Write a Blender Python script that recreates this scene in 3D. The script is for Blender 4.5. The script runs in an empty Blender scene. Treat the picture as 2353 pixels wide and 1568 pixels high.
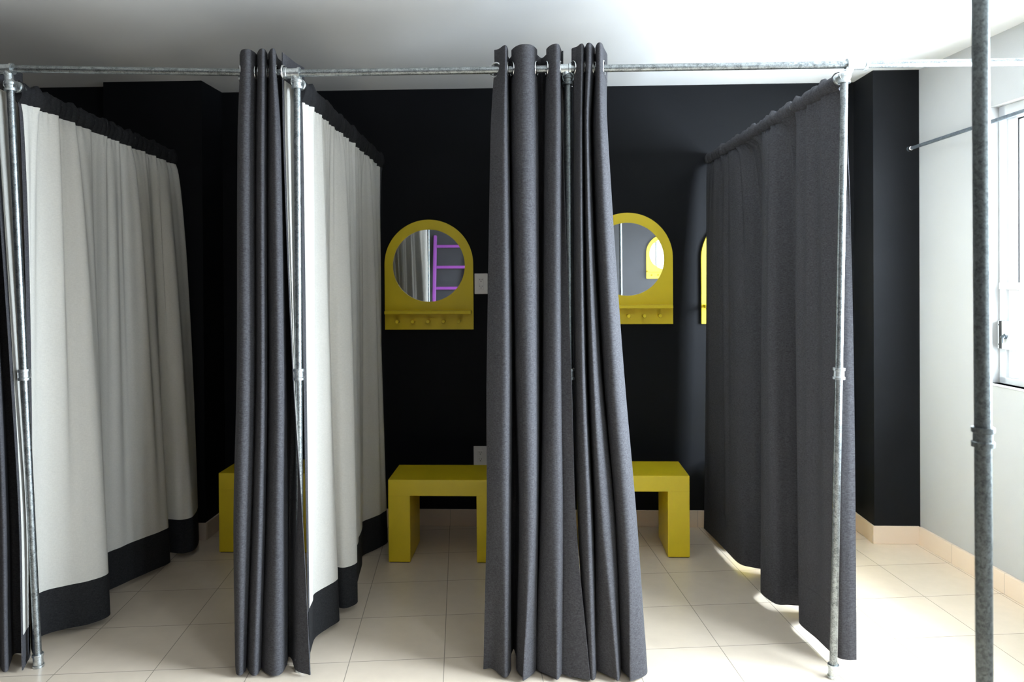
import bpy, bmesh, math, random
import numpy as np
from mathutils import Vector, Matrix

random.seed(4)
scene = bpy.context.scene
COL = scene.collection

# ------------------------------------------------------------------ materials
def new_mat(name):
    m = bpy.data.materials.new(name)
    m.use_nodes = True
    nt = m.node_tree
    return m, nt, nt.nodes, nt.links, nt.nodes['Principled BSDF']

def rgb(c):
    return (c[0], c[1], c[2], 1.0)

def paint(name, col, rough=.5, var=.06, scale=6.0, bump=.0, bscale=180.0, spec=.5):
    m, nt, N, L, b = new_mat(name)
    tc = N.new('ShaderNodeTexCoord')
    no = N.new('ShaderNodeTexNoise'); no.inputs['Scale'].default_value = scale; no.inputs['Detail'].default_value = 5
    L.new(tc.outputs['Object'], no.inputs['Vector'])
    r = N.new('ShaderNodeValToRGB')
    r.color_ramp.elements[0].position = .3; r.color_ramp.elements[1].position = .7
    r.color_ramp.elements[0].color = rgb([c * (1 - var) for c in col])
    r.color_ramp.elements[1].color = rgb([min(1, c * (1 + var)) for c in col])
    L.new(no.outputs['Fac'], r.inputs['Fac']); L.new(r.outputs['Color'], b.inputs['Base Color'])
    b.inputs['Roughness'].default_value = rough
    b.inputs['Specular IOR Level'].default_value = spec
    if bump:
        n2 = N.new('ShaderNodeTexNoise'); n2.inputs['Scale'].default_value = bscale; n2.inputs['Detail'].default_value = 3
        L.new(tc.outputs['Object'], n2.inputs['Vector'])
        bp = N.new('ShaderNodeBump'); bp.inputs['Strength'].default_value = bump; bp.inputs['Distance'].default_value = .002
        L.new(n2.outputs['Fac'], bp.inputs['Height']); L.new(bp.outputs['Normal'], b.inputs['Normal'])
    return m

def fabric(name, dark, light, streak=True, bump=.25, fine=1.0, sheen=.0):
    m, nt, N, L, b = new_mat(name)
    tc = N.new('ShaderNodeTexCoord')
    fac = []
    for sc, w in (((90 * fine, 90 * fine, 760 * fine), .6), ((700 * fine, 700 * fine, 110 * fine), .4)):
        mp = N.new('ShaderNodeMapping'); mp.inputs['Scale'].default_value = sc
        no = N.new('ShaderNodeTexNoise'); no.inputs['Scale'].default_value = 1.0; no.inputs['Detail'].default_value = 2
        L.new(tc.outputs['Object'], mp.inputs['Vector']); L.new(mp.outputs['Vector'], no.inputs['Vector'])
        mu = N.new('ShaderNodeMath'); mu.operation = 'MULTIPLY'; mu.inputs[1].default_value = w
        L.new(no.outputs['Fac'], mu.inputs[0]); fac.append(mu)
    ad = N.new('ShaderNodeMath'); ad.operation = 'ADD'
    L.new(fac[0].outputs[0], ad.inputs[0]); L.new(fac[1].outputs[0], ad.inputs[1])
    r = N.new('ShaderNodeValToRGB')
    r.color_ramp.elements[0].position = .36; r.color_ramp.elements[1].position = .64
    r.color_ramp.elements[0].color = rgb(dark); r.color_ramp.elements[1].color = rgb(light)
    L.new(ad.outputs[0], r.inputs['Fac']); L.new(r.outputs['Color'], b.inputs['Base Color'])
    b.inputs['Roughness'].default_value = .9
    b.inputs['Specular IOR Level'].default_value = .15
    b.inputs['Sheen Weight'].default_value = sheen
    bp = N.new('ShaderNodeBump'); bp.inputs['Strength'].default_value = bump; bp.inputs['Distance'].default_value = .0008
    L.new(ad.outputs[0], bp.inputs['Height']); L.new(bp.outputs['Normal'], b.inputs['Normal'])
    return m

def metal(name, dark, light, rough=.38, scale=60.0, met=1.0):
    m, nt, N, L, b = new_mat(name)
    tc = N.new('ShaderNodeTexCoord')
    vo = N.new('ShaderNodeTexVoronoi'); vo.inputs['Scale'].default_value = scale
    no = N.new('ShaderNodeTexNoise'); no.inputs['Scale'].default_value = scale * 3; no.inputs['Detail'].default_value = 4
    L.new(tc.outputs['Object'], vo.inputs['Vector']); L.new(tc.outputs['Object'], no.inputs['Vector'])
    ad = N.new('ShaderNodeMath'); ad.operation = 'MULTIPLY_ADD'; ad.inputs[1].default_value = .35
    L.new(vo.outputs['Color'], ad.inputs[0]); L.new(no.outputs['Fac'], ad.inputs[2])
    r = N.new('ShaderNodeValToRGB')
    r.color_ramp.elements[0].position = .35; r.color_ramp.elements[1].position = .85
    r.color_ramp.elements[0].color = rgb(dark); r.color_ramp.elements[1].color = rgb(light)
    L.new(ad.outputs[0], r.inputs['Fac']); L.new(r.outputs['Color'], b.inputs['Base Color'])
    b.inputs['Metallic'].default_value = met
    mr = N.new('ShaderNodeMapRange'); mr.inputs['To Min'].default_value = rough - .08; mr.inputs['To Max'].default_value = rough + .14
    L.new(no.outputs['Fac'], mr.inputs['Value']); L.new(mr.outputs['Result'], b.inputs['Roughness'])
    return m

def plain(name, col, rough=.5, metallic=0.0, spec=.5):
    m, nt, N, L, b = new_mat(name)
    b.inputs['Base Color'].default_value = rgb(col)
    b.inputs['Roughness'].default_value = rough
    b.inputs['Metallic'].default_value = metallic
    b.inputs['Specular IOR Level'].default_value = spec
    return m

TILE_ANG = math.radians(6.15)
def tile_floor():
    m, nt, N, L, b = new_mat('beige_floor_tile')
    ge = N.new('ShaderNodeNewGeometry')
    mp = N.new('ShaderNodeMapping'); mp.vector_type = 'TEXTURE'
    mp.inputs['Location'].default_value = (-.955, -.056, 0)
    mp.inputs['Rotation'].default_value = (0, 0, TILE_ANG)
    L.new(ge.outputs['Position'], mp.inputs['Vector'])
    br = N.new('ShaderNodeTexBrick')
    br.offset = 0.0; br.squash = 1.0
    br.inputs['Scale'].default_value = 1.0
    br.inputs['Brick Width'].default_value = .38; br.inputs['Row Height'].default_value = .38
    br.inputs['Mortar Size'].default_value = .0017; br.inputs['Mortar Smooth'].default_value = .1
    br.inputs['Color1'].default_value = rgb((.63, .535, .425)); br.inputs['Color2'].default_value = rgb((.67, .57, .455))
    br.inputs['Mortar'].default_value = rgb((.30, .26, .21))
    sh = N.new('ShaderNodeVectorMath'); sh.operation = 'ADD'; sh.inputs[1].default_value = (38.0, 38.0, 0)
    L.new(mp.outputs['Vector'], sh.inputs[0]); L.new(sh.outputs['Vector'], br.inputs['Vector'])
    no = N.new('ShaderNodeTexNoise'); no.inputs['Scale'].default_value = 14; no.inputs['Detail'].default_value = 8
    L.new(ge.outputs['Position'], no.inputs['Vector'])
    mr = N.new('ShaderNodeMapRange'); mr.inputs['To Min'].default_value = .93; mr.inputs['To Max'].default_value = 1.06
    L.new(no.outputs['Fac'], mr.inputs['Value'])
    mx = N.new('ShaderNodeVectorMath'); mx.operation = 'SCALE'
    L.new(br.outputs['Color'], mx.inputs[0]); L.new(mr.outputs['Result'], mx.inputs['Scale'])
    L.new(mx.outputs['Vector'], b.inputs['Base Color'])
    b.inputs['Roughness'].default_value = .27
    b.inputs['Specular IOR Level'].default_value = .45
    bp = N.new('ShaderNodeBump'); bp.inputs['Strength'].default_value = .4; bp.inputs['Distance'].default_value = .001; bp.invert = True
    L.new(br.outputs['Fac'], bp.inputs['Height']); L.new(bp.outputs['Normal'], b.inputs['Normal'])
    return m

def skirting_tile():
    m, nt, N, L, b = new_mat('beige_skirting_tile')
    tc = N.new('ShaderNodeTexCoord')
    br = N.new('ShaderNodeTexBrick'); br.offset = 0.0
    br.inputs['Scale'].default_value = 1.0
    br.inputs['Brick Width'].default_value = .38; br.inputs['Row Height'].default_value = 3.0
    br.inputs['Mortar Size'].default_value = .0012
    br.inputs['Color1'].default_value = rgb((.72, .59, .475)); br.inputs['Color2'].default_value = rgb((.70, .57, .455))
    br.inputs['Mortar'].default_value = rgb((.40, .33, .27))
    sh = N.new('ShaderNodeVectorMath'); sh.operation = 'ADD'; sh.inputs[1].default_value = (38.1, 1.5, 0)
    L.new(tc.outputs['Object'], sh.inputs[0])
    L.new(sh.outputs['Vector'], br.inputs['Vector']); L.new(br.outputs['Color'], b.inputs['Base Color'])
    b.inputs['Roughness'].default_value = .35
    return m

M = {}
M['floor'] = tile_floor()
M['skirt'] = skirting_tile()
M['white'] = paint('white_wall_paint', (.38, .38, .375), .6, .02, 3, .12, 140)
M['ceiling'] = paint('white_ceiling_paint', (.80, .80, .80), .6, .015, 2, .05, 90)
M['black'] = paint('black_wall_paint', (.0054, .0057, .0070), .65, .08, 4, .06, 160, .12)
M['slate'] = paint('dark_slate_wall_paint', (.031, .032, .036), .5, .06, 4, .10, 160, .5)
M['yellow'] = paint('yellow_lacquer', (.74, .56, .015), .38, .03, 9, .04, 260)
M['purple'] = paint('purple_paint', (.23, .055, .30), .4, .04, 9)
M['fabric'] = fabric('charcoal_heather_fabric', (.033, .0325, .036), (.083, .082, .090), bump=.3)
M['black_cloth'] = fabric('black_trim_cloth', (.010, .010, .011), (.028, .028, .030), bump=.2)
M['lining'] = fabric('ivory_lining_cloth', (.60, .583, .54), (.68, .663, .615), bump=.12, fine=.9)
M['pipe'] = metal('galvanized_pipe_steel', (.10, .108, .11), (.36, .385, .39), .36, 70)
M['fitting'] = metal('galvanized_fitting_steel', (.38, .41, .42), (.72, .76, .77), .34, 90)
M['shaded_pipe'] = metal('shaded_pipe_steel', (.05, .056, .056), (.20, .22, .22), .42, 170)  # pipe steel with shade put into its colour, for backlit and shadowed pipes
M['chrome'] = plain('nickel_ring_metal', (.75, .75, .75), .2, 1.0)
M['mirror'] = plain('silvered_mirror_glass', (.93, .94, .94), .0, 1.0)
M['frame_white'] = paint('white_window_enamel', (.62, .63, .64), .35, .01, 5)
M['rubber'] = plain('black_rubber_seal', (.012, .012, .014), .6)
M['plastic'] = paint('white_plastic', (.74, .71, .69), .35, .01, 8)
M['slot'] = plain('dark_socket_slot', (.02, .02, .02), .6)
M['rod'] = metal('blue_grey_rod_metal', (.07, .085, .10), (.14, .165, .19), .5, 40, .6)
def glass_mat():
    m, nt, N, L, b = new_mat('clear_window_glass')
    N.remove(b)
    out = N['Material Output']
    tr = N.new('ShaderNodeBsdfTransparent'); tr.inputs['Color'].default_value = (.96, .97, .97, 1)
    gl = N.new('ShaderNodeBsdfGlossy'); gl.inputs['Roughness'].default_value = .02
    fr = N.new('ShaderNodeFresnel'); fr.inputs['IOR'].default_value = 1.45
    mx = N.new('ShaderNodeMixShader')
    ge = N.new('ShaderNodeNewGeometry'); iv = N.new('ShaderNodeMath'); iv.operation = 'SUBTRACT'; iv.inputs[0].default_value = 1.0
    mu = N.new('ShaderNodeMath'); mu.operation = 'MULTIPLY'
    L.new(ge.outputs['Backfacing'], iv.inputs[1]); L.new(iv.outputs[0], mu.inputs[0]); L.new(fr.outputs[0], mu.inputs[1])
    L.new(mu.outputs[0], mx.inputs[0]); L.new(tr.outputs[0], mx.inputs[1]); L.new(gl.outputs[0], mx.inputs[2])
    L.new(mx.outputs[0], out.inputs['Surface'])
    return m
M['glass'] = glass_mat()

# ------------------------------------------------------------------ object helpers
def link_mesh(name, bm, mat, parent=None, smooth=False, auto=None):
    if parent is not None:
        bmesh.ops.translate(bm, vec=-Vector(parent_origin(parent)), verts=bm.verts)
    me = bpy.data.meshes.new(name)
    bm.to_mesh(me); bm.free()
    me.materials.append(mat)
    if smooth:
        for p in me.polygons: p.use_smooth = True
    o = bpy.data.objects.new(name, me)
    COL.objects.link(o)
    if parent is not None: o.parent = parent
    if auto is not None:
        md = o.modifiers.new('edge_split', 'EDGE_SPLIT'); md.split_angle = math.radians(auto)
    return o

def parent_origin(p):
    v = Vector((0, 0, 0))
    while p is not None:
        v += Vector(p.location); p = p.parent
    return v

def thing(name, label, cat, loc, group=None):
    o = bpy.data.objects.new(name, None); COL.objects.link(o)
    o.empty_display_size = .1
    o.location = loc; o['label'] = label; o['category'] = cat
    if group: o['group'] = group
    return o

def struct(name, bm, mat, parent=None, **k):
    o = link_mesh(name, bm, mat, parent, **k)
    if parent is None: o['kind'] = 'structure'
    return o

def add_box(bm, x0, x1, y0, y1, z0, z1, bevel=0.0, mtx=None, seg=2):
    vs = [bm.verts.new((x, y, z)) for x in (x0, x1) for y in (y0, y1) for z in (z0, z1)]
    q = [(0, 1, 3, 2), (4, 6, 7, 5), (0, 4, 5, 1), (2, 3, 7, 6), (0, 2, 6, 4), (1, 5, 7, 3)]
    fs = [bm.faces.new([vs[i] for i in f]) for f in q]
    if bevel:
        es = list({e for f in fs for e in f.edges})
        r = bmesh.ops.bevel(bm, geom=es, offset=bevel, segments=seg, profile=.5, affect='EDGES')
        vs = list({v for f in r['faces'] for v in f.verts} | {v for v in vs if v.is_valid})
    if mtx is not None: bmesh.ops.transform(bm, matrix=mtx, verts=vs)
    return vs

def box(*a, **k):
    bm = bmesh.new(); add_box(bm, *a, **k); bmesh.ops.recalc_face_normals(bm, faces=bm.faces); return bm

def frame_axes(d):
    d = Vector(d).normalized()
    a = Vector((0, 0, 1)) if abs(d.z) < .9 else Vector((1, 0, 0))
    u = d.cross(a).normalized(); v = d.cross(u)
    return d, u, v

def add_lathe(bm, p, d, prof, n=28):
    """prof: list of (distance along axis, radius); closed with caps"""
    d, u, v = frame_axes(d); p = Vector(p)
    rings = []
    for s, r in prof:
        rings.append([bm.verts.new(p + d * s + (u * math.cos(a) + v * math.sin(a)) * r) for a in [2 * math.pi * i / n for i in range(n)]])
    for a, b in zip(rings[:-1], rings[1:]):
        for i in range(n):
            j = (i + 1) % n
            bm.faces.new((a[i], a[j], b[j], b[i]))
    bm.faces.new(list(reversed(rings[0]))); bm.faces.new(rings[-1])

def add_pipe(bm, a, b, r, n=28):
    a = Vector(a); b = Vector(b)
    add_lathe(bm, a, b - a, [(0, r), ((b - a).length, r)], n)

def add_torus(bm, c, axis, R, r, n=28, m=10):
    d, u, v = frame_axes(axis); c = Vector(c)
    g = []
    for i in range(n):
        a = 2 * math.pi * i / n; e = u * math.cos(a) + v * math.sin(a)
        g.append([bm.verts.new(c + e * (R + r * math.cos(b)) + d * r * math.sin(b)) for b in [2 * math.pi * k / m for k in range(m)]])
    for i in range(n):
        for k in range(m):
            bm.faces.new((g[i][k], g[(i + 1) % n][k], g[(i + 1) % n][(k + 1) % m], g[i][(k + 1) % m]))

def add_ball(bm, c, r, n=20):
    bmesh.ops.create_uvsphere(bm, u_segments=n, v_segments=n // 2, radius=r, matrix=Matrix.Translation(Vector(c)))

def done(bm):
    bmesh.ops.recalc_face_normals(bm, faces=bm.faces); return bm
SKY = 98.0; GROUND = 50.0

# ------------------------------------------------------------------ the room
H = 2.71
YB = 1.69            # back wall
YP = 1.43            # face of the right pier
YL = 1.41            # face of the left pier
XL = -3.3            # left wall
YF = -4.8            # wall behind the camera
RS = math.hypot(.108, 1.0)
RD = Vector((.108 / RS, -1.0 / RS, 0))       # direction of the right wall, towards the camera
RN = Vector((1.0 / RS, .108 / RS, 0))        # outwards
R0 = Vector((3.12, YP, 0))
def rw(s, off, z):   # a point on the right wall: s along it, off outwards
    p = R0 + RD * s + RN * off
    return Vector((p.x, p.y, z))
RMTX = Matrix(((RD.x, RN.x, 0, R0.x), (RD.y, RN.y, 0, R0.y), (0, 0, 1, 0), (0, 0, 0, 1)))
S_END = (YP - YF) * RS

struct('floor', box(XL - .1, 4.2, YF - .1, YB + .1, -.1, 0), M['floor'])
struct('ceiling', box(XL - .1, 4.2, YF - .1, YB + .1, H, H + .1), M['ceiling'])
struct('wall_back', box(XL - .1, 3.3, YB, YB + .12, 0, H), M['black'])
struct('wall_left', box(XL - .1, XL, YF, YB, 0, H), M['black'])
struct('wall_front', box(XL - .1, 4.2, YF - .12, YF, 0, H), M['slate'])
# black piers standing out of the back wall
struct('wall_pier_right', box(2.862, 3.3, YP, YB, 0, H), M['black'])
struct('wall_pier_left', box(-1.62, -1.03, YL, YB, 0, H), M['black'])
struct('wall_pier_far_left', box(XL, -1.62, YL + .10, YB, 0, H), M['black'])

# right wall with its two window openings
WIN = [(.563, 3.05, 1.004, 2.366), (5.05, 5.95, 1.004, 2.366)]
def right_wall():
    bm = bmesh.new()
    ss = [-.25]
    for a, b, _, _ in WIN: ss += [a, b]
    ss.append(S_END + .1)
    for i in range(len(ss) - 1):
        a, b = ss[i], ss[i + 1]
        if i % 2 == 0: add_box(bm, a, b, 0, .14, 0, H, mtx=RMTX)
        else:
            z0, z1 = WIN[i // 2][2:]
            add_box(bm, a, b, 0, .14, 0, z0, mtx=RMTX); add_box(bm, a, b, 0, .14, z1, H, mtx=RMTX)
    bmesh.ops.remove_doubles(bm, verts=bm.verts, dist=1e-5)
    return done(bm)
struct('wall_right', right_wall(), M['white'])

# tiled skirting
def skirting(name, a, b, n, h=.102, t=.011):
    a = Vector(a); b = Vector(b); d = (b - a); ln = d.length; d.normalize(); n = Vector(n).normalized()
    bm = box(0, ln, 0, h, 0, t, bevel=.002, seg=1)
    o = struct(name, bm, M['skirt'])
    up = Vector((0, 0, 1))
    if d.cross(up).dot(n) < 0:
        a = b; d = -d
    o.matrix_world = Matrix(((d.x, up.x, n.x, a.x), (d.y, up.y, n.y, a.y), (d.z, up.z, n.z, a.z), (0, 0, 0, 1)))
    return o
skirting('baseboard_back', (-1.03, YB, 0), (2.862, YB, 0), (0, -1, 0))
skirting('baseboard_pier_right', (2.851, YP, 0), (3.112, YP, 0), (0, -1, 0))
skirting('baseboard_pier_right_side', (2.862, YP, 0), (2.862, YB - .011, 0), (-1, 0, 0))
skirting('baseboard_pier_left', (-1.62, YL, 0), (-1.019, YL, 0), (0, -1, 0))
skirting('baseboard_pier_left_side', (-1.03, YL, 0), (-1.03, YB - .011, 0), (1, 0, 0))
skirting('baseboard_right', tuple(rw(.012, 0, 0)), tuple(rw(S_END, 0, 0)), tuple(-RN), t=.016)

# windows
def window(name, a, b, z0, z1, lock=False):
    root = bpy.data.objects.new(name, None); COL.objects.link(root)
    root.location = rw((a + b) / 2, .05, z0); root['kind'] = 'structure'
    d0, d1 = .045, .10
    zb = 1.466           # underside of the fixed upper light's bottom bar
    bm = bmesh.new()
    for args in ((a, a + .042, d0, d1, z0, z1), (b - .042, b, d0, d1, z0, z1), (a, b, d0, d1, z1 - .05, z1), (a, b, d0, d1, z0, z0 + .030),
                 (a, b, d0 - .004, d1, zb, zb + .034), ((a + b) / 2 - .02, (a + b) / 2 + .02, d0, d1, z0, z1)):
        add_box(bm, *args, bevel=.002, mtx=RMTX, seg=1)
    link_mesh('window_frame', done(bm), M['frame_white'], root)
    mid = (a + b) / 2
    for (p, q) in ((a + .042, mid - .02), (mid + .02, b - .042)):
        # fixed upper light: bead, seal, pane
        bm = bmesh.new()
        u0, u1 = zb + .034, z1 - .05
        w = .055
        for args in ((p, p + w, .06, .09, u0, u1), (q - w, q, .06, .09, u0, u1), (p, q, .06, .09, u1 - w * .4, u1)):
            add_box(bm, *args, mtx=RMTX)
        link_mesh('glazing_bead', done(bm), M['frame_white'], root)
        bm = bmesh.new()
        for args in ((p + w, p + w + .008, .068, .075, u0, u1 - w * .4), (q - w - .008, q - w, .068, .075, u0, u1 - w * .4), (p + w, q - w, .068, .075, u1 - w * .4 - .008, u1 - w * .4)):
            add_box(bm, *args, mtx=RMTX)
        link_mesh('rubber_seal', done(bm), M['rubber'], root)
        link_mesh('upper_pane', box(p + w, q - w, .072, .076, u0, u1 - w * .4, mtx=RMTX), M['glass'], root)
        # lower sliding sash
        bm = bmesh.new()
        l0, l1 = z0 + .030, zb
        for args in ((p + .003, p + .055, .058, .085, l0, l1), (q - .055, q - .003, .058, .085, l0, l1), (p + .05, q - .05, .058, .085, l1 - .052, l1 - .003), (p + .05, q - .05, .058, .085, l0 + .003, l0 + .06)):
            add_box(bm, *args, bevel=.002, mtx=RMTX, seg=1)
        sash = link_mesh('sash', done(bm), M['frame_white'], root)
        link_mesh('sash_pane', box(p + .055, q - .055, .070, .074, l0 + .06, l1 - .052, mtx=RMTX), M['glass'], sash)
    link_mesh('window_sill', box(a, b, -.006, .045, z0 - .012, z0, bevel=.002, mtx=RMTX, seg=1), M['frame_white'], root)
    if lock:
        bm = bmesh.new()
        add_box(bm, a + .002, a + .022, .034, .046, 1.175, 1.312, bevel=.001, mtx=RMTX, seg=1)
        add_box(bm, a + .046, a + .100, .020, .058, 1.175, 1.312, bevel=.002, mtx=RMTX, seg=1)
        lk = link_mesh('sash_lock', done(bm), M['frame_white'], root)
        link_mesh('latch_plate', box(a + .022, a + .046, .026, .058, 1.176, 1.311, mtx=RMTX), M['rubber'], lk)
        bm = bmesh.new()
        p = rw(a + .075, .020, 1.238)
        add_lathe(bm, p, -RN, [(0, .011), (.006, .011), (.006, .007), (.016, .007)], 16)
        q = p - RN * .014
        add_pipe(bm, q + RD * -.012 + Vector((0, 0, -.004)), q + RD * .022 + Vector((0, 0, .014)), .006, 12)
        add_pipe(bm, q + Vector((0, 0, -.03)), q, .0045, 12)
        link_mesh('lock_key', done(bm), M['rod'], lk)
        bm = bmesh.new()
        for z in (1.195, 1.292):
            add_lathe(bm, rw(a + .012, .034, z), -RN, [(0, .004), (.0015, .004)], 12)
        link_mesh('screw', done(bm), M['rubber'], lk)
window('window_1', *WIN[0], lock=True)
window('window_2', *WIN[1])

# curtain rod over the near window
t = thing('curtain_rod', 'thin blue-grey metal rod on the white right wall above the window', 'curtain rod', rw(.0, -.05, 2.262))
bm = bmesh.new(); A_ = Vector((3.062, 1.405, 2.258)); B_ = rw(2.75, -.072, 2.33)
add_pipe(bm, A_, B_, .0095, 20); link_mesh('rod', done(bm), M['rod'], t, smooth=True, auto=40)
bm = bmesh.new(); dd = (B_ - A_).normalized()
add_lathe(bm, A_ - dd * .016, dd, [(0, .008), (.004, .013), (.012, .015), (.02, .013), (.024, .010)], 20)
link_mesh('finial', done(bm), M['chrome'], t, smooth=True)
bm = bmesh.new()
pb = A_ + dd * .012; add_pipe(bm, pb, (pb.x, YP, pb.z), .006, 12); add_lathe(bm, (pb.x, YP - .005, pb.z), (0, 1, 0), [(0, .014), (.005, .014)], 16)
link_mesh('bracket', done(bm), M['rod'], t); bm = bmesh.new()
pb = rw(2.6, -.072, 2.326); add_pipe(bm, pb, pb + RN * .072, .006, 12); add_lathe(bm, pb + RN * .067, RN, [(0, .016), (.005, .016)], 16)
link_mesh('bracket', done(bm), M['rod'], t)

# ------------------------------------------------------------------ pipe frame of the fitting rooms
PR = .0142
POLES = [((-1.146, 0, 2.33), (-1.056, 0, 0)), ((.008, 0, 2.33), (.001, 0, 0)), ((1.066, 0, 2.33), (1.062, 0, 0)), ((2.117, 0, 2.33), (2.066, 0, 0))]
CROSS_F = [2.322, 2.312, 2.311, 2.301]      # height of each cross rail at the pole
CROSS_W = [2.260, 2.281, 2.279, 2.255]      # ... and at the wall
RAIL_AT = [2.383, 2.347, 2.345, 2.344]
CROSS_END = [-1.215, -.035, .985, 1.985]
frame = thing('pipe_rack', 'galvanized pipe structure whose long front rail carries all the grey booth curtains', 'pipe rack', (0, 0, 0))
zl = 2.347 + (.036 / 1.12) * -XL
bm = bmesh.new(); add_pipe(bm, (XL, 0, zl), (0, 0, 2.347), PR); link_mesh('rail', done(bm), M['pipe'], frame, smooth=True, auto=40)
bm = bmesh.new(); add_pipe(bm, (0, 0, 2.347), (3.272, 0, 2.343), PR); link_mesh('rail', done(bm), M['pipe'], frame, smooth=True, auto=40)
for a_, d_ in (((XL, 0, zl), (1, 0, 0)), ((3.273, 0, 2.343), (-1, 0, 0))):
    bm = bmesh.new(); add_lathe(bm, a_, d_, [(0, .04), (.006, .04), (.006, .02), (.026, .02)]); link_mesh('wall_flange', done(bm), M['fitting'], frame, smooth=True, auto=40)
RIM = [(0, .0225), (.0, .0255), (.008, .0255), (.009, .0225)]
def sleeve(bm, a, b, r=.0198):
    a = Vector(a); b = Vector(b); ln = (b - a).length
    add_lathe(bm, a, b - a, [(0, PR + .0006), (0, r + .003), (.009, r + .003), (.011, r), (ln - .011, r), (ln - .009, r + .003), (ln, r + .003), (ln, PR + .0006)])
for k, (tp, bt) in enumerate(POLES):
    tp = Vector(tp); bt = Vector(bt); d = (bt - tp)
    at = lambda z: tp + d * ((tp.z - z) / (tp.z - bt.z))
    cz = CROSS_F[k]; rz = RAIL_AT[k]
    bm = bmesh.new(); add_pipe(bm, at(cz - .01), bt, PR); post = link_mesh('pole', done(bm), M['shaded_pipe' if k == 2 else 'pipe'], frame, smooth=True, auto=40)  # middle pole: shadow between the bunched curtains painted in by darker steel
    bm = bmesh.new(); sleeve(bm, at(1.188), at(1.145)); link_mesh('collar', done(bm), M['fitting'], post, smooth=True, auto=40)
    bm = bmesh.new(); sleeve(bm, at(.052), at(.0), .018); link_mesh('foot', done(bm), M['fitting'], post, smooth=True, auto=40)
    # tee on the rail, with the swivel tee under it that takes the pole and the cross rail
    px = at(cz).x
    sx0, sx1 = (px - .050, px + .012) if k != 3 else (px + .008, px + .084)
    ce = Vector((CROSS_END[k], YB, CROSS_W[k])); cs = Vector((px, 0, cz)); cd = (ce - cs).normalized()
    bm = bmesh.new(); sleeve(bm, (sx0, 0, rz), (sx1, 0, rz)); xm = (sx0 + sx1) / 2 + (px - (sx0 + sx1) / 2) * .5; add_pipe(bm, (xm, 0, rz - .006), (xm + (px - xm) * .75, 0, cz + .004), .0165)
    link_mesh('tee_fitting', done(bm), M['fitting'], frame, smooth=True, auto=40)
    bm = bmesh.new(); sleeve(bm, at(cz + .006), at(cz - .027)); sleeve(bm, cs - cd * .010, cs + cd * .045); add_ball(bm, cs + Vector((0, 0, .004)), .0195)
    link_mesh('elbow_fitting', done(bm), M['shaded_pipe' if k == 2 else 'fitting'], frame, smooth=True, auto=40)
    bm = bmesh.new(); add_pipe(bm, cs + cd * .02, ce, PR); cr = link_mesh('cross_rail', done(bm), M['pipe'], frame, smooth=True, auto=40)
    bm = bmesh.new(); add_lathe(bm, ce, (0, -1, 0), [(0, .020), (.010, .020), (.010, PR + .001)]); link_mesh('wall_socket', done(bm), M['fitting'], cr, smooth=True, auto=40)

# the single post near the camera, tied back to the right wall
NB = Vector((1.797, -1.42, 0)); NT = Vector((1.787, -1.42, H))
t = thing('pipe_post', 'backlit steel pipe post standing alone nearest the camera, in front of the white right wall', 'pipe post', NB)
bm = bmesh.new(); add_pipe(bm, NB, NT, PR + .0005); link_mesh('pole', done(bm), M['shaded_pipe'], t, smooth=True, auto=40)  # backlit side of the post darkened through its colour
at = lambda z: NB + (NT - NB) * (z / H)
bm = bmesh.new(); sleeve(bm, at(1.253), at(1.216), .0168); link_mesh('collar', done(bm), M['shaded_pipe'], t, smooth=True, auto=40)
bm = bmesh.new(); sleeve(bm, at(.052), at(0), .018); link_mesh('foot', done(bm), M['fitting'], t, smooth=True, auto=40)
bm = bmesh.new(); add_lathe(bm, NT, (0, 0, -1), [(0, .04), (.006, .04), (.006, .024), (.03, .024)]); link_mesh('ceiling_flange', done(bm), M['fitting'], t, smooth=True, auto=40)

# ------------------------------------------------------------------ curtains
def catmull(P, per):
    """P (n,k): smooth curve through the rows, `per` samples a span"""
    P = np.asarray(P, float); n = len(P); out = []
    Q = np.vstack([2 * P[0] - P[1], P, 2 * P[-1] - P[-2]])
    for i in range(n - 1):
        p0, p1, p2, p3 = Q[i], Q[i + 1], Q[i + 2], Q[i + 3]
        for j in range(per):
            t = j / per
            out.append(.5 * ((2 * p1) + (p2 - p0) * t + (2 * p0 - 5 * p1 + 4 * p2 - p3) * t * t + (3 * p1 - p0 - 3 * p2 + p3) * t ** 3))
    out.append(P[-1]); return np.array(out)

def herm(zs, V, z):
    """monotone-ish cubic through V at descending heights zs"""
    zs = np.asarray(zs, float)
    if z >= zs[0]: return V[0]
    if z <= zs[-1]:
        e = (zs[-1] - z) / (zs[-2] - zs[-1]); return V[-1] + (V[-1] - V[-2]) * e
    i = int(np.searchsorted(-zs, -z, side='right')) - 1; i = max(0, min(i, len(zs) - 2))
    h = zs[i] - zs[i + 1]; t = (zs[i] - z) / h
    def sl(k):
        if k == 0: return (V[1] - V[0]) / (zs[0] - zs[1])
        if k == len(zs) - 1: return (V[-1] - V[-2]) / (zs[-2] - zs[-1])
        return (V[k + 1] - V[k - 1]) / (zs[k - 1] - zs[k + 1])
    m0, m1 = sl(i) * h, sl(i + 1) * h
    return (2 * t ** 3 - 3 * t * t + 1) * V[i] + (t ** 3 - 2 * t * t + t) * m0 + (-2 * t ** 3 + 3 * t * t) * V[i + 1] + (t ** 3 - t * t) * m1

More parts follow.
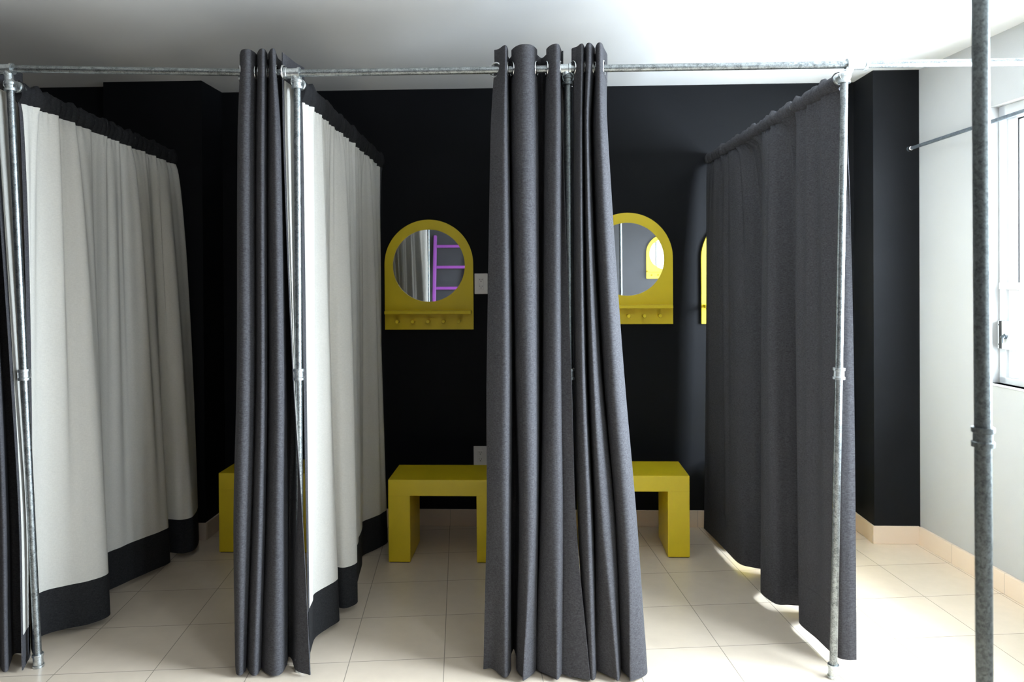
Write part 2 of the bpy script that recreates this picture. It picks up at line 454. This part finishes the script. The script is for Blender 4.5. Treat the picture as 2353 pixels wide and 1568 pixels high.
def sheet(G, Nrm, o0, o1):
    """closed thin sheet between offsets o0 and o1 of the grid G (rows, cols, 3) along Nrm"""
    bm = bmesh.new(); nv, nu = G.shape[:2]
    A = [[bm.verts.new(G[i, j] + Nrm[i, j] * o0) for j in range(nu)] for i in range(nv)]
    B = [[bm.verts.new(G[i, j] + Nrm[i, j] * o1) for j in range(nu)] for i in range(nv)]
    for i in range(nv - 1):
        for j in range(nu - 1):
            bm.faces.new((A[i][j], A[i][j + 1], A[i + 1][j + 1], A[i + 1][j]))
            bm.faces.new((B[i][j], B[i + 1][j], B[i + 1][j + 1], B[i][j + 1]))
    for i in range(nv - 1):
        for j in (0, nu - 1):
            f = (A[i][j], A[i + 1][j], B[i + 1][j], B[i][j]); bm.faces.new(f if j == 0 else f[::-1])
    for j in range(nu - 1):
        for i in (0, nv - 1):
            f = (A[i][j], B[i][j], B[i][j + 1], A[i][j + 1]); bm.faces.new(f if i == 0 else f[::-1])
    bmesh.ops.recalc_face_normals(bm, faces=bm.faces)
    return bm

TH = .0024
def build_curtain(root, rowfn, zt, zh, zm, zb, side_hem=.032, top_edge=None, pocket=False, trim='fabric', cz=0, zoff=None):
    """rowfn(z) -> (n,2) plan path, grey face on the right-hand side of travel. zh: foot of the heading, zm: top of the hem"""
    def rows(z0, z1, n): return list(np.linspace(z0, z1, n))
    Zs = {'heading': rows(zt, zh, 13), 'panel': rows(zh, zm, 64), 'hem': rows(zm, zb, 12)}
    def grid(zz):
        G = []
        for z in zz:
            p = rowfn(z); G.append(np.column_stack([p, np.full(len(p), z)]))
        G = np.array(G)
        if zoff is not None: G[:, :, 2] += zoff[None, :] * np.clip(G[:, :, 2] / 2.2, 0, 1)
        T = np.gradient(G[:, :, :2], axis=1); T /= np.linalg.norm(T, axis=2, keepdims=True) + 1e-9
        Nn = np.zeros_like(G); Nn[:, :, 0] = T[:, :, 1]; Nn[:, :, 1] = -T[:, :, 0]
        return G, Nn
    for nm, zz in Zs.items():
        G, Nn = grid(zz)
        if nm == 'heading' and top_edge is not None: G[0, :, 2] += top_edge(G[0]); G[1, :, 2] += .5 * top_edge(G[0])
        if nm == 'heading' and pocket:
            # rod pocket: the heading swells round the cross rail
            h = np.array([TH / 2 + .001 + .0178 * max(0.0, 1 - ((z - cz) / (zt - cz if z > cz else cz - zh)) ** 2) for z in zz])[:, None, None]
            link_mesh(nm, sheet(G, Nn * h, 1.0, -1.0), M[trim], root, smooth=True, auto=60)
            continue
        e = .0006 if nm != 'panel' else 0
        link_mesh(nm, sheet(G, Nn, TH / 2 + e, -TH / 2 - e - (.0008 if nm != 'panel' else 0)), M['fabric' if nm == 'panel' else trim], root, smooth=True, auto=50)
    G, Nn = grid(rows(zh + .002, zm - .002, 64))
    s = np.concatenate([[0], np.cumsum(np.linalg.norm(np.diff(G[20, :, :2], axis=0), axis=1))])
    k = np.where((s > side_hem) & (s < s[-1] - side_hem))[0]
    G, Nn = G[:, k], Nn[:, k]
    link_mesh('lining', sheet(G, Nn, -TH / 2 - .0004, -TH / 2 - .0016), M['lining'], root, smooth=True, auto=50)

def front_curtain(name, label, levels, group=None, zt=2.425, zb=.012):
    zs = [l[0] for l in levels]; V = [np.array(l[1]) for l in levels]
    cen = V[0].mean(axis=0); rzc = 2.347 - .032 * min(0.0, float(cen[0]))
    root = thing(name, label, 'curtain', (float(cen[0]), 0, rzc), group)
    ph = random.random() * 6
    def rowfn(z):
        P = herm(zs, V, z)
        P = catmull(P, 8)
        # weave of small unevenness running down the folds
        P = P.copy(); P[:, 0] += .0018 * np.sin(3.1 * z + ph + 9 * P[:, 0]); P[:, 1] += .0022 * np.sin(2.3 * z + ph + 14 * P[:, 0])
        return P
    build_curtain(root, rowfn, zt, 2.318, .145, zb, side_hem=.016)
    P = rowfn(rzc)
    for i in range(1, len(P)):
        if P[i - 1, 1] * P[i, 1] < 0:
            c = (P[i - 1] + P[i]) / 2; tg = P[i] - P[i - 1]
            bm = bmesh.new(); add_torus(bm, (c[0], 0, rzc), (tg[1], -tg[0], 0), .0262, .0042, 24, 8)
            link_mesh('grommet', done(bm), M['chrome'], root, smooth=True)
    return root

def side_curtain(name, label, xtop, pbot, nrip=13, amp=.015, seed=1, zt=2.318, zh=2.225, dz=.03, zb=.03, y_front=.05, y_back=1.672, group=None, hem_h=.185, midamp=.016, nmid=8.5, wexp=.62, face=1, trim='black_cloth'):
    """hangs on a cross rail. xtop(y): plan line of the rail; pbot: plan path at the floor from the wall to the front"""
    rnd = np.random.RandomState(seed); cz = zt - .029
    B = catmull(pbot, 14)
    s = np.concatenate([[0], np.cumsum(np.linalg.norm(np.diff(B, axis=0), axis=1))]); s /= s[-1]
    # evenly spread columns along the cloth
    u = np.linspace(0, 1, 300)
    Bx = np.interp(u, s, B[:, 0]); By = np.interp(u, s, B[:, 1])
    yt = y_back + (y_front - y_back) * u
    # irregular gathers at the top
    ph = np.cumsum(.5 + rnd.rand(300)); ph = ph / ph[-1] * nrip * 2 * math.pi
    am = amp * (.55 + .9 * np.interp(u, np.linspace(0, 1, 24), rnd.rand(24)))
    saw = lambda p: face * np.sin(p + .75 * np.sin(p))
    rip = am * saw(ph)
    fine = .0055 * np.sin(4.1 * ph + 2 * np.sin(u * 21)) * (.3 + np.interp(u, np.linspace(0, 1, 40), rnd.rand(40)))
    root = thing(name, label, 'curtain', (float(xtop(.8)), .8, cz), group)
    def rowfn(z):
        t = min(1, max(0, (zh - z) / (zh - .015))); w = t ** wexp
        g = (1 - t) ** 1.3
        near = math.exp(-((z - cz) / .022) ** 2)          # pulled tight round the rail
        x = (xtop(yt) + rip * g * (1 - .45 * max(near, 1.0 if z > cz else 0)) + fine * max(0.0, min(1, (z - zh + .035) / .04))) * (1 - w) + Bx * w + rip * .35 * w * (1 - t) + mid * math.sin(math.pi * min(1, t ** .8)) ** .8 * (1 - .25 * t)
        y = yt * (1 - w) + By * w
        return np.column_stack([x, y])
    mid = midamp * saw(u * 2 * math.pi * nmid + 1.3 * np.sin(u * 9 + seed)) * (.5 + np.interp(u, np.linspace(0, 1, 10), rnd.rand(10)))
    ruffle = .007 * np.sin(ph * 1.5) * (.4 + np.interp(u, np.linspace(0, 1, 30), rnd.rand(30)))
    build_curtain(root, rowfn, zt, zh, zb + hem_h, zb, top_edge=lambda g: ruffle, pocket=True, trim=trim, cz=cz, zoff=dz * (1 - yt / YB))
    return root

# plan paths of the front curtains at five heights, from left to right
CURT_B = [
  (2.369, [(0.784,0.005), (0.803,-0.010), (0.828,-0.055), (0.835,0.005), (0.830,0.054), (0.837,0.120), (0.854,0.054), (0.852,0.005), (0.882,-0.055), (0.923,-0.055), (0.946,0.005), (0.943,0.054), (0.966,0.120), (0.989,0.054), (0.985,0.005), (1.002,-0.045), (1.025,-0.055), (1.037,0.005), (1.042,0.050), (1.045,0.040), (1.046,0.030)]),
  (2.103, [(0.766,0.005), (0.792,-0.030), (0.825,-0.055), (0.837,0.005), (0.831,0.059), (0.837,0.130), (0.850,0.059), (0.849,0.005), (0.880,-0.055), (0.925,-0.055), (0.950,0.005), (0.946,0.059), (0.966,0.130), (0.982,0.059), (0.978,0.005), (0.999,-0.045), (1.027,-0.055), (1.041,0.005), (1.043,0.030), (1.045,0.020), (1.046,0.010)]),
  (1.188, [(0.744,0.005), (0.780,-0.040), (0.823,-0.055), (0.839,0.005), (0.834,0.063), (0.843,0.140), (0.858,0.063), (0.856,0.005), (0.884,-0.055), (0.923,-0.055), (0.944,0.005), (0.941,0.063), (0.954,0.140), (0.966,0.063), (0.963,0.005), (0.987,-0.045), (1.018,-0.055), (1.033,-0.022), (1.034,-0.024), (1.052,-0.034), (1.070,-0.045)]),
  (0.604, [(0.742,0.005), (0.777,-0.040), (0.820,-0.055), (0.835,0.005), (0.829,0.068), (0.846,0.150), (0.869,0.068), (0.868,0.005), (0.890,-0.055), (0.922,-0.055), (0.939,0.005), (0.935,0.068), (0.945,0.150), (0.954,0.068), (0.951,0.005), (0.980,-0.045), (1.017,-0.055), (1.034,-0.022), (1.039,-0.024), (1.059,-0.036), (1.083,-0.046)]),
  (0.102, [(0.725,0.005), (0.762,-0.000), (0.812,-0.055), (0.831,0.005), (0.824,0.072), (0.838,0.160), (0.857,0.072), (0.856,0.005), (0.881,-0.050), (0.890,-0.070), (0.929,0.000), (0.925,0.072), (0.933,0.160), (0.939,0.072), (0.936,0.010), (0.991,-0.043), (1.012,-0.060), (1.028,-0.022), (1.040,-0.024), (1.079,-0.042), (1.126,-0.060)]),
]
CURT_C = [
  (2.369, [(1.093,0.120), (1.089,0.060), (1.084,0.005), (1.102,-0.020), (1.118,-0.055), (1.131,0.005), (1.132,0.041), (1.137,0.090), (1.137,0.041), (1.133,0.005), (1.138,-0.055), (1.150,-0.055), (1.168,0.005), (1.169,0.041), (1.176,0.090), (1.178,0.041), (1.173,0.005), (1.177,-0.055), (1.189,-0.055), (1.203,0.005), (1.224,0.100), (1.220,0.150)]),
  (2.103, [(1.100,0.120), (1.095,0.060), (1.091,0.005), (1.102,-0.040), (1.115,-0.055), (1.125,0.005), (1.125,0.045), (1.132,0.100), (1.132,0.045), (1.128,0.005), (1.131,-0.055), (1.139,-0.055), (1.153,0.005), (1.154,0.045), (1.165,0.100), (1.170,0.045), (1.165,0.005), (1.176,-0.055), (1.196,-0.055), (1.217,0.005), (1.224,0.100), (1.220,0.150)]),
  (1.188, [(1.093,0.120), (1.088,0.060), (1.084,0.005), (1.099,-0.050), (1.117,-0.055), (1.129,0.005), (1.131,0.050), (1.140,0.110), (1.143,0.050), (1.138,0.005), (1.145,-0.055), (1.161,-0.055), (1.185,0.005), (1.187,0.050), (1.202,0.110), (1.204,0.050), (1.198,0.005), (1.215,-0.055), (1.245,-0.055), (1.274,0.005), (1.276,0.100), (1.273,0.150)]),
  (0.604, [(1.105,0.120), (1.100,0.060), (1.096,0.005), (1.115,-0.050), (1.136,-0.055), (1.151,0.005), (1.153,0.054), (1.164,0.120), (1.165,0.054), (1.160,0.005), (1.173,-0.055), (1.199,-0.055), (1.234,0.005), (1.237,0.054), (1.249,0.120), (1.247,0.054), (1.240,0.005), (1.257,-0.055), (1.288,-0.055), (1.319,0.005), (1.319,0.100), (1.317,0.150)]),
  (0.102, [(1.130,0.120), (1.125,0.060), (1.120,0.005), (1.133,-0.050), (1.149,-0.055), (1.162,0.005), (1.164,0.059), (1.173,0.130), (1.171,0.059), (1.166,0.010), (1.215,-0.043), (1.234,-0.060), (1.254,0.005), (1.258,0.059), (1.271,0.130), (1.267,0.059), (1.260,0.010), (1.281,-0.045), (1.289,-0.062), (1.348,-0.010), (1.351,0.100), (1.349,0.150)]),
]
CURT_A = [
  (2.369, [(-0.220,0.005), (-0.186,-0.055), (-0.158,-0.055), (-0.156,0.005), (-0.172,0.041), (-0.187,0.090), (-0.165,0.041), (-0.152,0.005), (-0.118,-0.055), (-0.102,-0.055), (-0.113,0.005), (-0.128,0.041), (-0.142,0.090), (-0.119,0.041), (-0.107,0.005), (-0.075,-0.055), (-0.064,-0.055), (-0.078,0.005), (-0.093,0.080), (-0.079,0.160), (-0.035,0.210), (-0.044,0.120), (-0.048,-0.012)]),
  (2.103, [(-0.231,0.005), (-0.196,-0.055), (-0.165,-0.055), (-0.160,0.005), (-0.177,0.045), (-0.196,0.100), (-0.172,0.045), (-0.158,0.005), (-0.122,-0.055), (-0.105,-0.055), (-0.115,0.005), (-0.132,0.045), (-0.150,0.100), (-0.126,0.045), (-0.113,0.005), (-0.072,-0.055), (-0.051,-0.055), (-0.060,0.005), (-0.079,0.080), (-0.074,0.160), (-0.036,0.210), (-0.043,0.120), (-0.044,-0.015)]),
  (1.188, [(-0.245,0.005), (-0.209,-0.055), (-0.176,-0.055), (-0.170,0.005), (-0.189,0.050), (-0.210,0.110), (-0.184,0.050), (-0.168,0.005), (-0.131,-0.055), (-0.114,-0.055), (-0.123,0.005), (-0.142,0.050), (-0.159,0.110), (-0.131,0.050), (-0.116,0.005), (-0.071,-0.055), (-0.045,-0.055), (-0.050,0.005), (-0.064,0.070), (-0.069,0.130), (-0.046,0.160), (-0.036,0.080), (-0.007,-0.030)]),
  (0.604, [(-0.261,0.005), (-0.225,-0.055), (-0.193,-0.055), (-0.189,0.005), (-0.210,0.054), (-0.234,0.120), (-0.205,0.054), (-0.187,0.005), (-0.149,-0.055), (-0.129,-0.055), (-0.137,0.005), (-0.157,0.054), (-0.179,0.120), (-0.150,0.054), (-0.133,0.005), (-0.085,-0.055), (-0.056,-0.055), (-0.059,0.005), (-0.064,0.050), (-0.067,0.080), (-0.046,0.060), (-0.010,-0.005), (0.029,-0.045)]),
  (0.102, [(-0.258,0.005), (-0.226,-0.055), (-0.204,-0.055), (-0.209,0.005), (-0.233,0.059), (-0.259,0.130), (-0.228,0.059), (-0.208,0.005), (-0.167,-0.055), (-0.146,-0.055), (-0.153,0.005), (-0.176,0.059), (-0.201,0.130), (-0.171,0.059), (-0.152,0.005), (-0.097,-0.055), (-0.061,-0.055), (-0.059,0.005), (-0.067,0.050), (-0.072,0.080), (-0.051,0.060), (-0.008,-0.020), (0.052,-0.055)]),
]
CURT_D = [
  (2.369, [(-1.396,0.005), (-1.338,-0.055), (-1.311,-0.055), (-1.335,0.005), (-1.366,0.041), (-1.402,0.090), (-1.358,0.041), (-1.332,0.005), (-1.275,-0.055), (-1.263,-0.055), (-1.301,0.005), (-1.331,0.041), (-1.367,0.090), (-1.324,0.041), (-1.298,0.005), (-1.241,-0.055), (-1.231,-0.055), (-1.271,0.005), (-1.313,0.070), (-1.285,0.160), (-1.249,0.210), (-1.248,0.120), (-1.224,-0.012)]),
  (2.103, [(-1.394,0.005), (-1.336,-0.055), (-1.309,-0.055), (-1.333,0.005), (-1.367,0.045), (-1.407,0.100), (-1.360,0.045), (-1.329,0.005), (-1.272,-0.055), (-1.260,-0.055), (-1.297,0.005), (-1.331,0.045), (-1.370,0.100), (-1.323,0.045), (-1.294,0.005), (-1.234,-0.055), (-1.220,-0.055), (-1.258,0.005), (-1.298,0.070), (-1.274,0.160), (-1.241,0.210), (-1.235,0.120), (-1.204,-0.015)]),
  (1.188, [(-1.356,0.005), (-1.298,-0.055), (-1.269,-0.055), (-1.290,0.005), (-1.327,0.050), (-1.371,0.110), (-1.320,0.050), (-1.287,0.005), (-1.228,-0.055), (-1.212,-0.055), (-1.247,0.005), (-1.283,0.050), (-1.326,0.110), (-1.276,0.050), (-1.244,0.005), (-1.183,-0.055), (-1.166,-0.055), (-1.201,0.005), (-1.241,0.070), (-1.226,0.130), (-1.208,0.170), (-1.171,0.070), (-1.139,-0.030)]),
  (0.604, [(-1.354,0.005), (-1.295,-0.055), (-1.262,-0.055), (-1.279,0.005), (-1.319,0.054), (-1.367,0.120), (-1.312,0.054), (-1.275,0.005), (-1.215,-0.055), (-1.197,-0.055), (-1.229,0.005), (-1.268,0.054), (-1.315,0.120), (-1.261,0.054), (-1.225,0.005), (-1.162,-0.055), (-1.143,-0.055), (-1.175,0.005), (-1.213,0.070), (-1.183,0.090), (-1.140,0.080), (-1.118,0.020), (-1.092,-0.050)]),
  (0.102, [(-1.351,0.005), (-1.293,-0.055), (-1.262,-0.055), (-1.281,0.005), (-1.325,0.059), (-1.377,0.130), (-1.318,0.059), (-1.278,0.005), (-1.216,-0.055), (-1.196,-0.055), (-1.228,0.005), (-1.270,0.059), (-1.319,0.130), (-1.259,0.059), (-1.220,0.005), (-1.159,-0.055), (-1.141,-0.055), (-1.174,0.005), (-1.209,0.070), (-1.179,0.080), (-1.138,0.070), (-1.110,0.010), (-1.084,-0.050)]),
]
front_curtain('booth_curtain', 'charcoal front curtain bunched against the leftmost pole, mostly cut off by the photo', CURT_D)
front_curtain('booth_curtain', 'narrow bunched charcoal front curtain just left of the second pole from the left', CURT_A)
front_curtain('booth_curtain', 'charcoal bunched front curtain with three wide folds, left half of the middle curtain pair', CURT_B)
front_curtain('booth_curtain', 'charcoal bunched front curtain fanning out to the right, right half of the middle pair', CURT_C)

def rail_x(k):
    x0 = POLES[k][0][0] ; x1 = CROSS_END[k]
    return lambda y: x0 + (x1 - x0) * np.asarray(y) / YB
side_curtain('divider_curtain', 'ivory-lined side curtain behind the leftmost pole, with a wide black hem', rail_x(0),
    [(-1.14, 1.62), (-1.16, 1.47), (-1.05, 1.36), (-.985, 1.19), (-1.02, 1.12), (-1.11, 1.13), (-1.08, 1.04), (-1.028, .985), (-1.075, .86), (-1.125, .72), (-1.155, .60), (-1.09, .48),
     (-.995, .385), (-1.03, .30), (-1.11, .25), (-1.17, .19), (-1.16, .11), (-1.098, .03)], seed=3, zt=2.290, zh=2.206, dz=.060)
side_curtain('divider_curtain', 'ivory-lined side curtain behind the second pole, beside the round mirror, with a black hem', rail_x(1),
    [(-.01, 1.62), (-.03, 1.48), (.02, 1.40), (.073, 1.31), (.03, 1.20), (-.02, 1.10), (.005, .98), (.03, .80), (.055, .63), (.092, .535), (.05, .475), (-.02, .50), (-.02, .42), (.056, .362), (.03, .29), (-.002, .20), (.012, .09), (.030, .026)], seed=5, amp=.013, zt=2.311, zh=2.222, dz=.030)
side_curtain('divider_curtain', 'side curtain hidden behind the middle pair of bunched curtains, seen edge on', rail_x(2),
    [(1.00, 1.62), (.98, 1.48), (1.03, 1.38), (1.06, 1.25), (1.01, 1.12), (1.02, .95), (1.07, .8), (1.09, .62), (1.03, .5), (1.04, .38), (1.09, .30), (1.04, .2), (1.07, .1), (1.085, .07)], seed=8, amp=.012, y_front=.09, zt=2.309)
side_curtain('divider_curtain', 'plain charcoal side curtain hung left of the rightmost rack pole, nearest the window', rail_x(3),
    [(1.926, 1.575), (1.946, 1.43), (1.968, 1.22), (1.990, 1.04), (2.05, .985), (2.16, .93), (2.15, .84), (2.02, .72), (1.998, .67), (2.03, .565), (2.09, .555), (2.185, .53), (2.14, .45), (2.073, .385), (2.095, .24), (2.118, .10), (2.150, .075), (2.186, .077)], seed=11, y_front=.045, midamp=.020, nmid=5.5, wexp=.30, face=-1, trim='fabric', amp=.012, zt=2.285, zh=2.222, dz=.044)

# ------------------------------------------------------------------ round mirrors on the back wall
def arch_board(cx, top, bot, r, hc, hr, y0, y1):
    """board with a half-round top and a round hole; front face at y0"""
    bm = bmesh.new()
    zc = top - r
    angs = sorted(set([2 * math.pi * i / 96 for i in range(96)] + [math.atan2(bot - hc[1], s * r) % (2 * math.pi) for s in (1, -1)]))
    def outer(a):
        dx, dz = math.cos(a), math.sin(a)
        best = None
        ox, oz = hc[0] - cx, hc[1] - zc
        b_ = ox * dx + oz * dz; c_ = ox * ox + oz * oz - r * r
        t = -b_ + math.sqrt(b_ * b_ - c_)
        if oz + t * dz >= 0: return hc[0] + t * dx, hc[1] + t * dz
        c = []
        if dx > 1e-9: c.append((cx + r - hc[0]) / dx)
        if dx < -1e-9: c.append((cx - r - hc[0]) / dx)
        if dz < -1e-9: c.append((bot - hc[1]) / dz)
        t = min(c); return hc[0] + t * dx, hc[1] + t * dz
    rings = {}
    for nm, y in (('f', y0), ('b', y1)):
        rings['o' + nm] = [bm.verts.new((outer(a)[0], y, outer(a)[1])) for a in angs]
        rings['i' + nm] = [bm.verts.new((hc[0] + hr * math.cos(a), y, hc[1] + hr * math.sin(a))) for a in angs]
    n = len(angs)
    for i in range(n):
        j = (i + 1) % n
        for p, q in (('of', 'if'), ('if', 'ib'), ('ib', 'ob'), ('ob', 'of')):
            bm.faces.new((rings[p][i], rings[p][j], rings[q][j], rings[q][i]))
    bmesh.ops.recalc_face_normals(bm, faces=bm.faces)
    return bm
def mirror(label, cx, top, bot, y=YB, face=-1, r=.275, pegs=5, shelf=(-.265, .265), tilt=0.0):
    t = thing('wall_mirror', label, 'mirror', (cx, y, bot), 'yellow arched mirrors with a peg shelf')
    f = lambda d: y + face * d
    hc = (cx, top - .284); hr = .2235
    link_mesh('backboard', arch_board(cx, top, bot, r, hc, hr, f(.022), f(.0)), M['yellow'], t)
    bm = bmesh.new(); add_lathe(bm, (hc[0], f(.002), hc[1]), (0, face, 0), [(0, hr + .001), (.012, hr + .001)], 96); link_mesh('mirror_glass', done(bm), M['mirror'], t)
    zs = bot + .098
    y0, y1 = sorted((f(.022), f(.085)))
    link_mesh('shelf', box(cx + shelf[0], cx + shelf[1], y0, y1, zs, zs + .020, bevel=.0015, seg=1), M['yellow'], t)
    for i in range(pegs):
        bm = bmesh.new(); add_lathe(bm, (cx + (i - 2) * .0945, f(.021), bot + .052), (0, face, 0), [(0, .0095), (.044, .0095), (.050, .0122), (.058, .0122), (.061, .010)], 18)
        link_mesh('peg', done(bm), M['yellow'], t, smooth=True, auto=40)
    return t
mirror('yellow arched mirror with a shelf of five pegs, beside the upper wall outlet', .268, 1.899, 1.220)
mirror('yellow arched mirror just right of the middle curtain pair, three of its pegs in view', 1.490, 1.930, 1.249)
mirror('yellow arched mirror showing as a thin sliver beside the rightmost side curtain', 2.213, 1.925, 1.249)
mirror('yellow arched mirror on the dark opposite wall, seen only as a reflection in another mirror', 2.815, 2.15, 1.50, y=YF, face=1)

# purple ladder leaning on the opposite wall, seen in the first mirror
t = thing('ladder', 'purple wooden ladder leaning on the dark opposite wall, seen reflected in the round mirror', 'ladder', (-.345, YF, 0))
for sx in (-.605, -.085):
    bm = bmesh.new(); a = Vector((sx, YF + .42, 0)); b = Vector((sx + .01, YF + .035, 2.16)); dd = (b - a)
    mt = Matrix.Translation(a) @ Matrix.Rotation(math.atan2(a.y - b.y, b.z), 4, 'X')
    add_box(bm, -.021, .021, -.03, .03, 0, dd.length, bevel=.003, mtx=mt, seg=1)
    link_mesh('stile', done(bm), M['purple'], t)
for i in range(6):
    z = 2.00 - .312 * i; yy = YF + .035 + .385 * (2.16 - z) / 2.16
    bm = bmesh.new(); add_box(bm, -.58, -.10, yy - .018, yy + .018, z - .02, z + .02, bevel=.003, seg=1)
    link_mesh('rung', done(bm), M['purple'], t)

# ------------------------------------------------------------------ benches
def bench(label, x0, yf, w=.598, d=.318, h=.450, th=.088, lw=.119):
    t = thing('bench', label, 'bench', (x0 + w / 2, yf + d / 2, 0), 'yellow waterfall benches')
    link_mesh('seat', box(x0, x0 + w, yf, yf + d, h - th, h, bevel=.003), M['yellow'], t)
    for a in (x0, x0 + w - lw):
        lg = link_mesh('leg', box(a, a + lw, yf, yf + d, .004, h - th + .002, bevel=.003), M['yellow'], t)
        link_mesh('foot_pad', box(a + .006, a + lw - .006, yf + .006, yf + d - .006, 0, .0045), M['rubber'], lg)
    return t
bench('yellow bench glimpsed as a small patch between the leftmost pole and curtain', -2.19, .90, w=.62)
bench('yellow bench with only its left end showing, left of the narrow bunched curtain', -.859, 1.21)
bench('yellow bench under the round mirror beside the ivory side curtain', .126, 1.088)
bench('yellow bench right of the middle curtain pair, its right leg standing clear', 1.165, 1.186)
bench('yellow bench behind the rightmost side curtain, a sliver of its leg showing under the hem', 2.006, 1.262)

# ------------------------------------------------------------------ wall outlets
def outlet(label, x, z):
    t = thing('wall_outlet', label, 'outlet', (x, YB, z), 'white wall outlets')
    link_mesh('plate', box(x - .041, x + .041, YB - .006, YB, z - .0635, z + .0635, bevel=.003), M['plastic'], t)
    s = link_mesh('socket_insert', box(x - .018, x + .018, YB - .0095, YB - .005, z - .036, z + .036, bevel=.0015, seg=1), M['plastic'], t)
    bm = bmesh.new()
    for dz in (.019, -.022):
        for dx in (-.0068, .0068): add_box(bm, x + dx - .0012, x + dx + .0012, YB - .0099, YB - .0092, z + dz + .003, z + dz + .011)
        add_lathe(bm, (x, YB - .0092, z + dz - .004), (0, -1, 0), [(0, .0028), (.0007, .0028)], 12)
    add_box(bm, x - .009, x - .006, YB - .0099, YB - .0092, z - .003, z - .001)
    link_mesh('slots', done(bm), M['slot'], s)
outlet('white wall outlet high up, right beside the round mirror', .590, 1.501)
outlet('white wall outlet low down, just above the bench seat', .578, .431)

# ------------------------------------------------------------------ camera
cd = bpy.data.cameras.new('camera'); co = bpy.data.objects.new('camera', cd); COL.objects.link(co)
Rr = ((0.9992837607307399, 0.03730127319808377, -0.006370287091749111), (-0.006135259582496431, -0.006411871671366153, -0.9999606224704678), (-0.03734064982943887, 0.9992834947698634, -0.006178426243257804))
right, down, fwd = [Vector(v) for v in Rr]
co.matrix_world = Matrix(((right.x, -down.x, -fwd.x, .951), (right.y, -down.y, -fwd.y, -2.848), (right.z, -down.z, -fwd.z, 1.546), (0, 0, 0, 1)))
cd.sensor_fit = 'HORIZONTAL'; cd.sensor_width = 36; cd.lens = 36 * 1687.8 / 2353
cd.shift_y = -138.375 / 2353
cd.clip_start = .05; cd.clip_end = 100
cd.dof.use_dof = True; cd.dof.focus_distance = 2.95; cd.dof.aperture_fstop = 4.0
scene.camera = co

# ------------------------------------------------------------------ daylight
w = bpy.data.worlds.new('sky'); scene.world = w; w.use_nodes = True
bg = w.node_tree.nodes['Background']
wn = w.node_tree.nodes; wl = w.node_tree.links
tc = wn.new('ShaderNodeTexCoord'); sx = wn.new('ShaderNodeSeparateXYZ'); wl.new(tc.outputs['Generated'], sx.inputs[0])
mr = wn.new('ShaderNodeMapRange'); mr.interpolation_type = 'SMOOTHSTEP'
mr.inputs['From Min'].default_value = -.12; mr.inputs['From Max'].default_value = .10
mr.inputs['To Min'].default_value = GROUND; mr.inputs['To Max'].default_value = SKY
wl.new(sx.outputs['Z'], mr.inputs['Value']); wl.new(mr.outputs['Result'], bg.inputs['Strength'])
bg.inputs['Color'].default_value = (.79, .895, 1.0, 1)
for (a, b, z0, z1) in WIN:
    ld = bpy.data.lights.new('sky_portal', 'AREA'); ld.shape = 'RECTANGLE'; ld.size = b - a; ld.size_y = z1 - z0
    ld.cycles.is_portal = True
    lo = bpy.data.objects.new('sky_portal', ld); COL.objects.link(lo)
    c = rw((a + b) / 2, .15, (z0 + z1) / 2)
    # area lights shine along -Z: point it into the room
    zx = RN; xx = RD; yx = zx.cross(xx)
    lo.matrix_world = Matrix(((xx.x, yx.x, zx.x, c.x), (xx.y, yx.y, zx.y, c.y), (xx.z, yx.z, zx.z, c.z), (0, 0, 0, 1)))

# ------------------------------------------------------------------ colour
vs = scene.view_settings
scene.display_settings.display_device = 'sRGB'
vs.view_transform = 'Standard'; vs.look = 'None'; vs.gamma = 1.0; vs.use_curve_mapping = False
vs.exposure = 0.15
scene.cycles.use_denoising = True
scene.cycles.max_bounces = 12; scene.cycles.diffuse_bounces = 8; scene.cycles.glossy_bounces = 6; scene.cycles.transparent_max_bounces = 12
scene.cycles.sample_clamp_indirect = 8.0
scene.cycles.caustics_reflective = False; scene.cycles.caustics_refractive = False
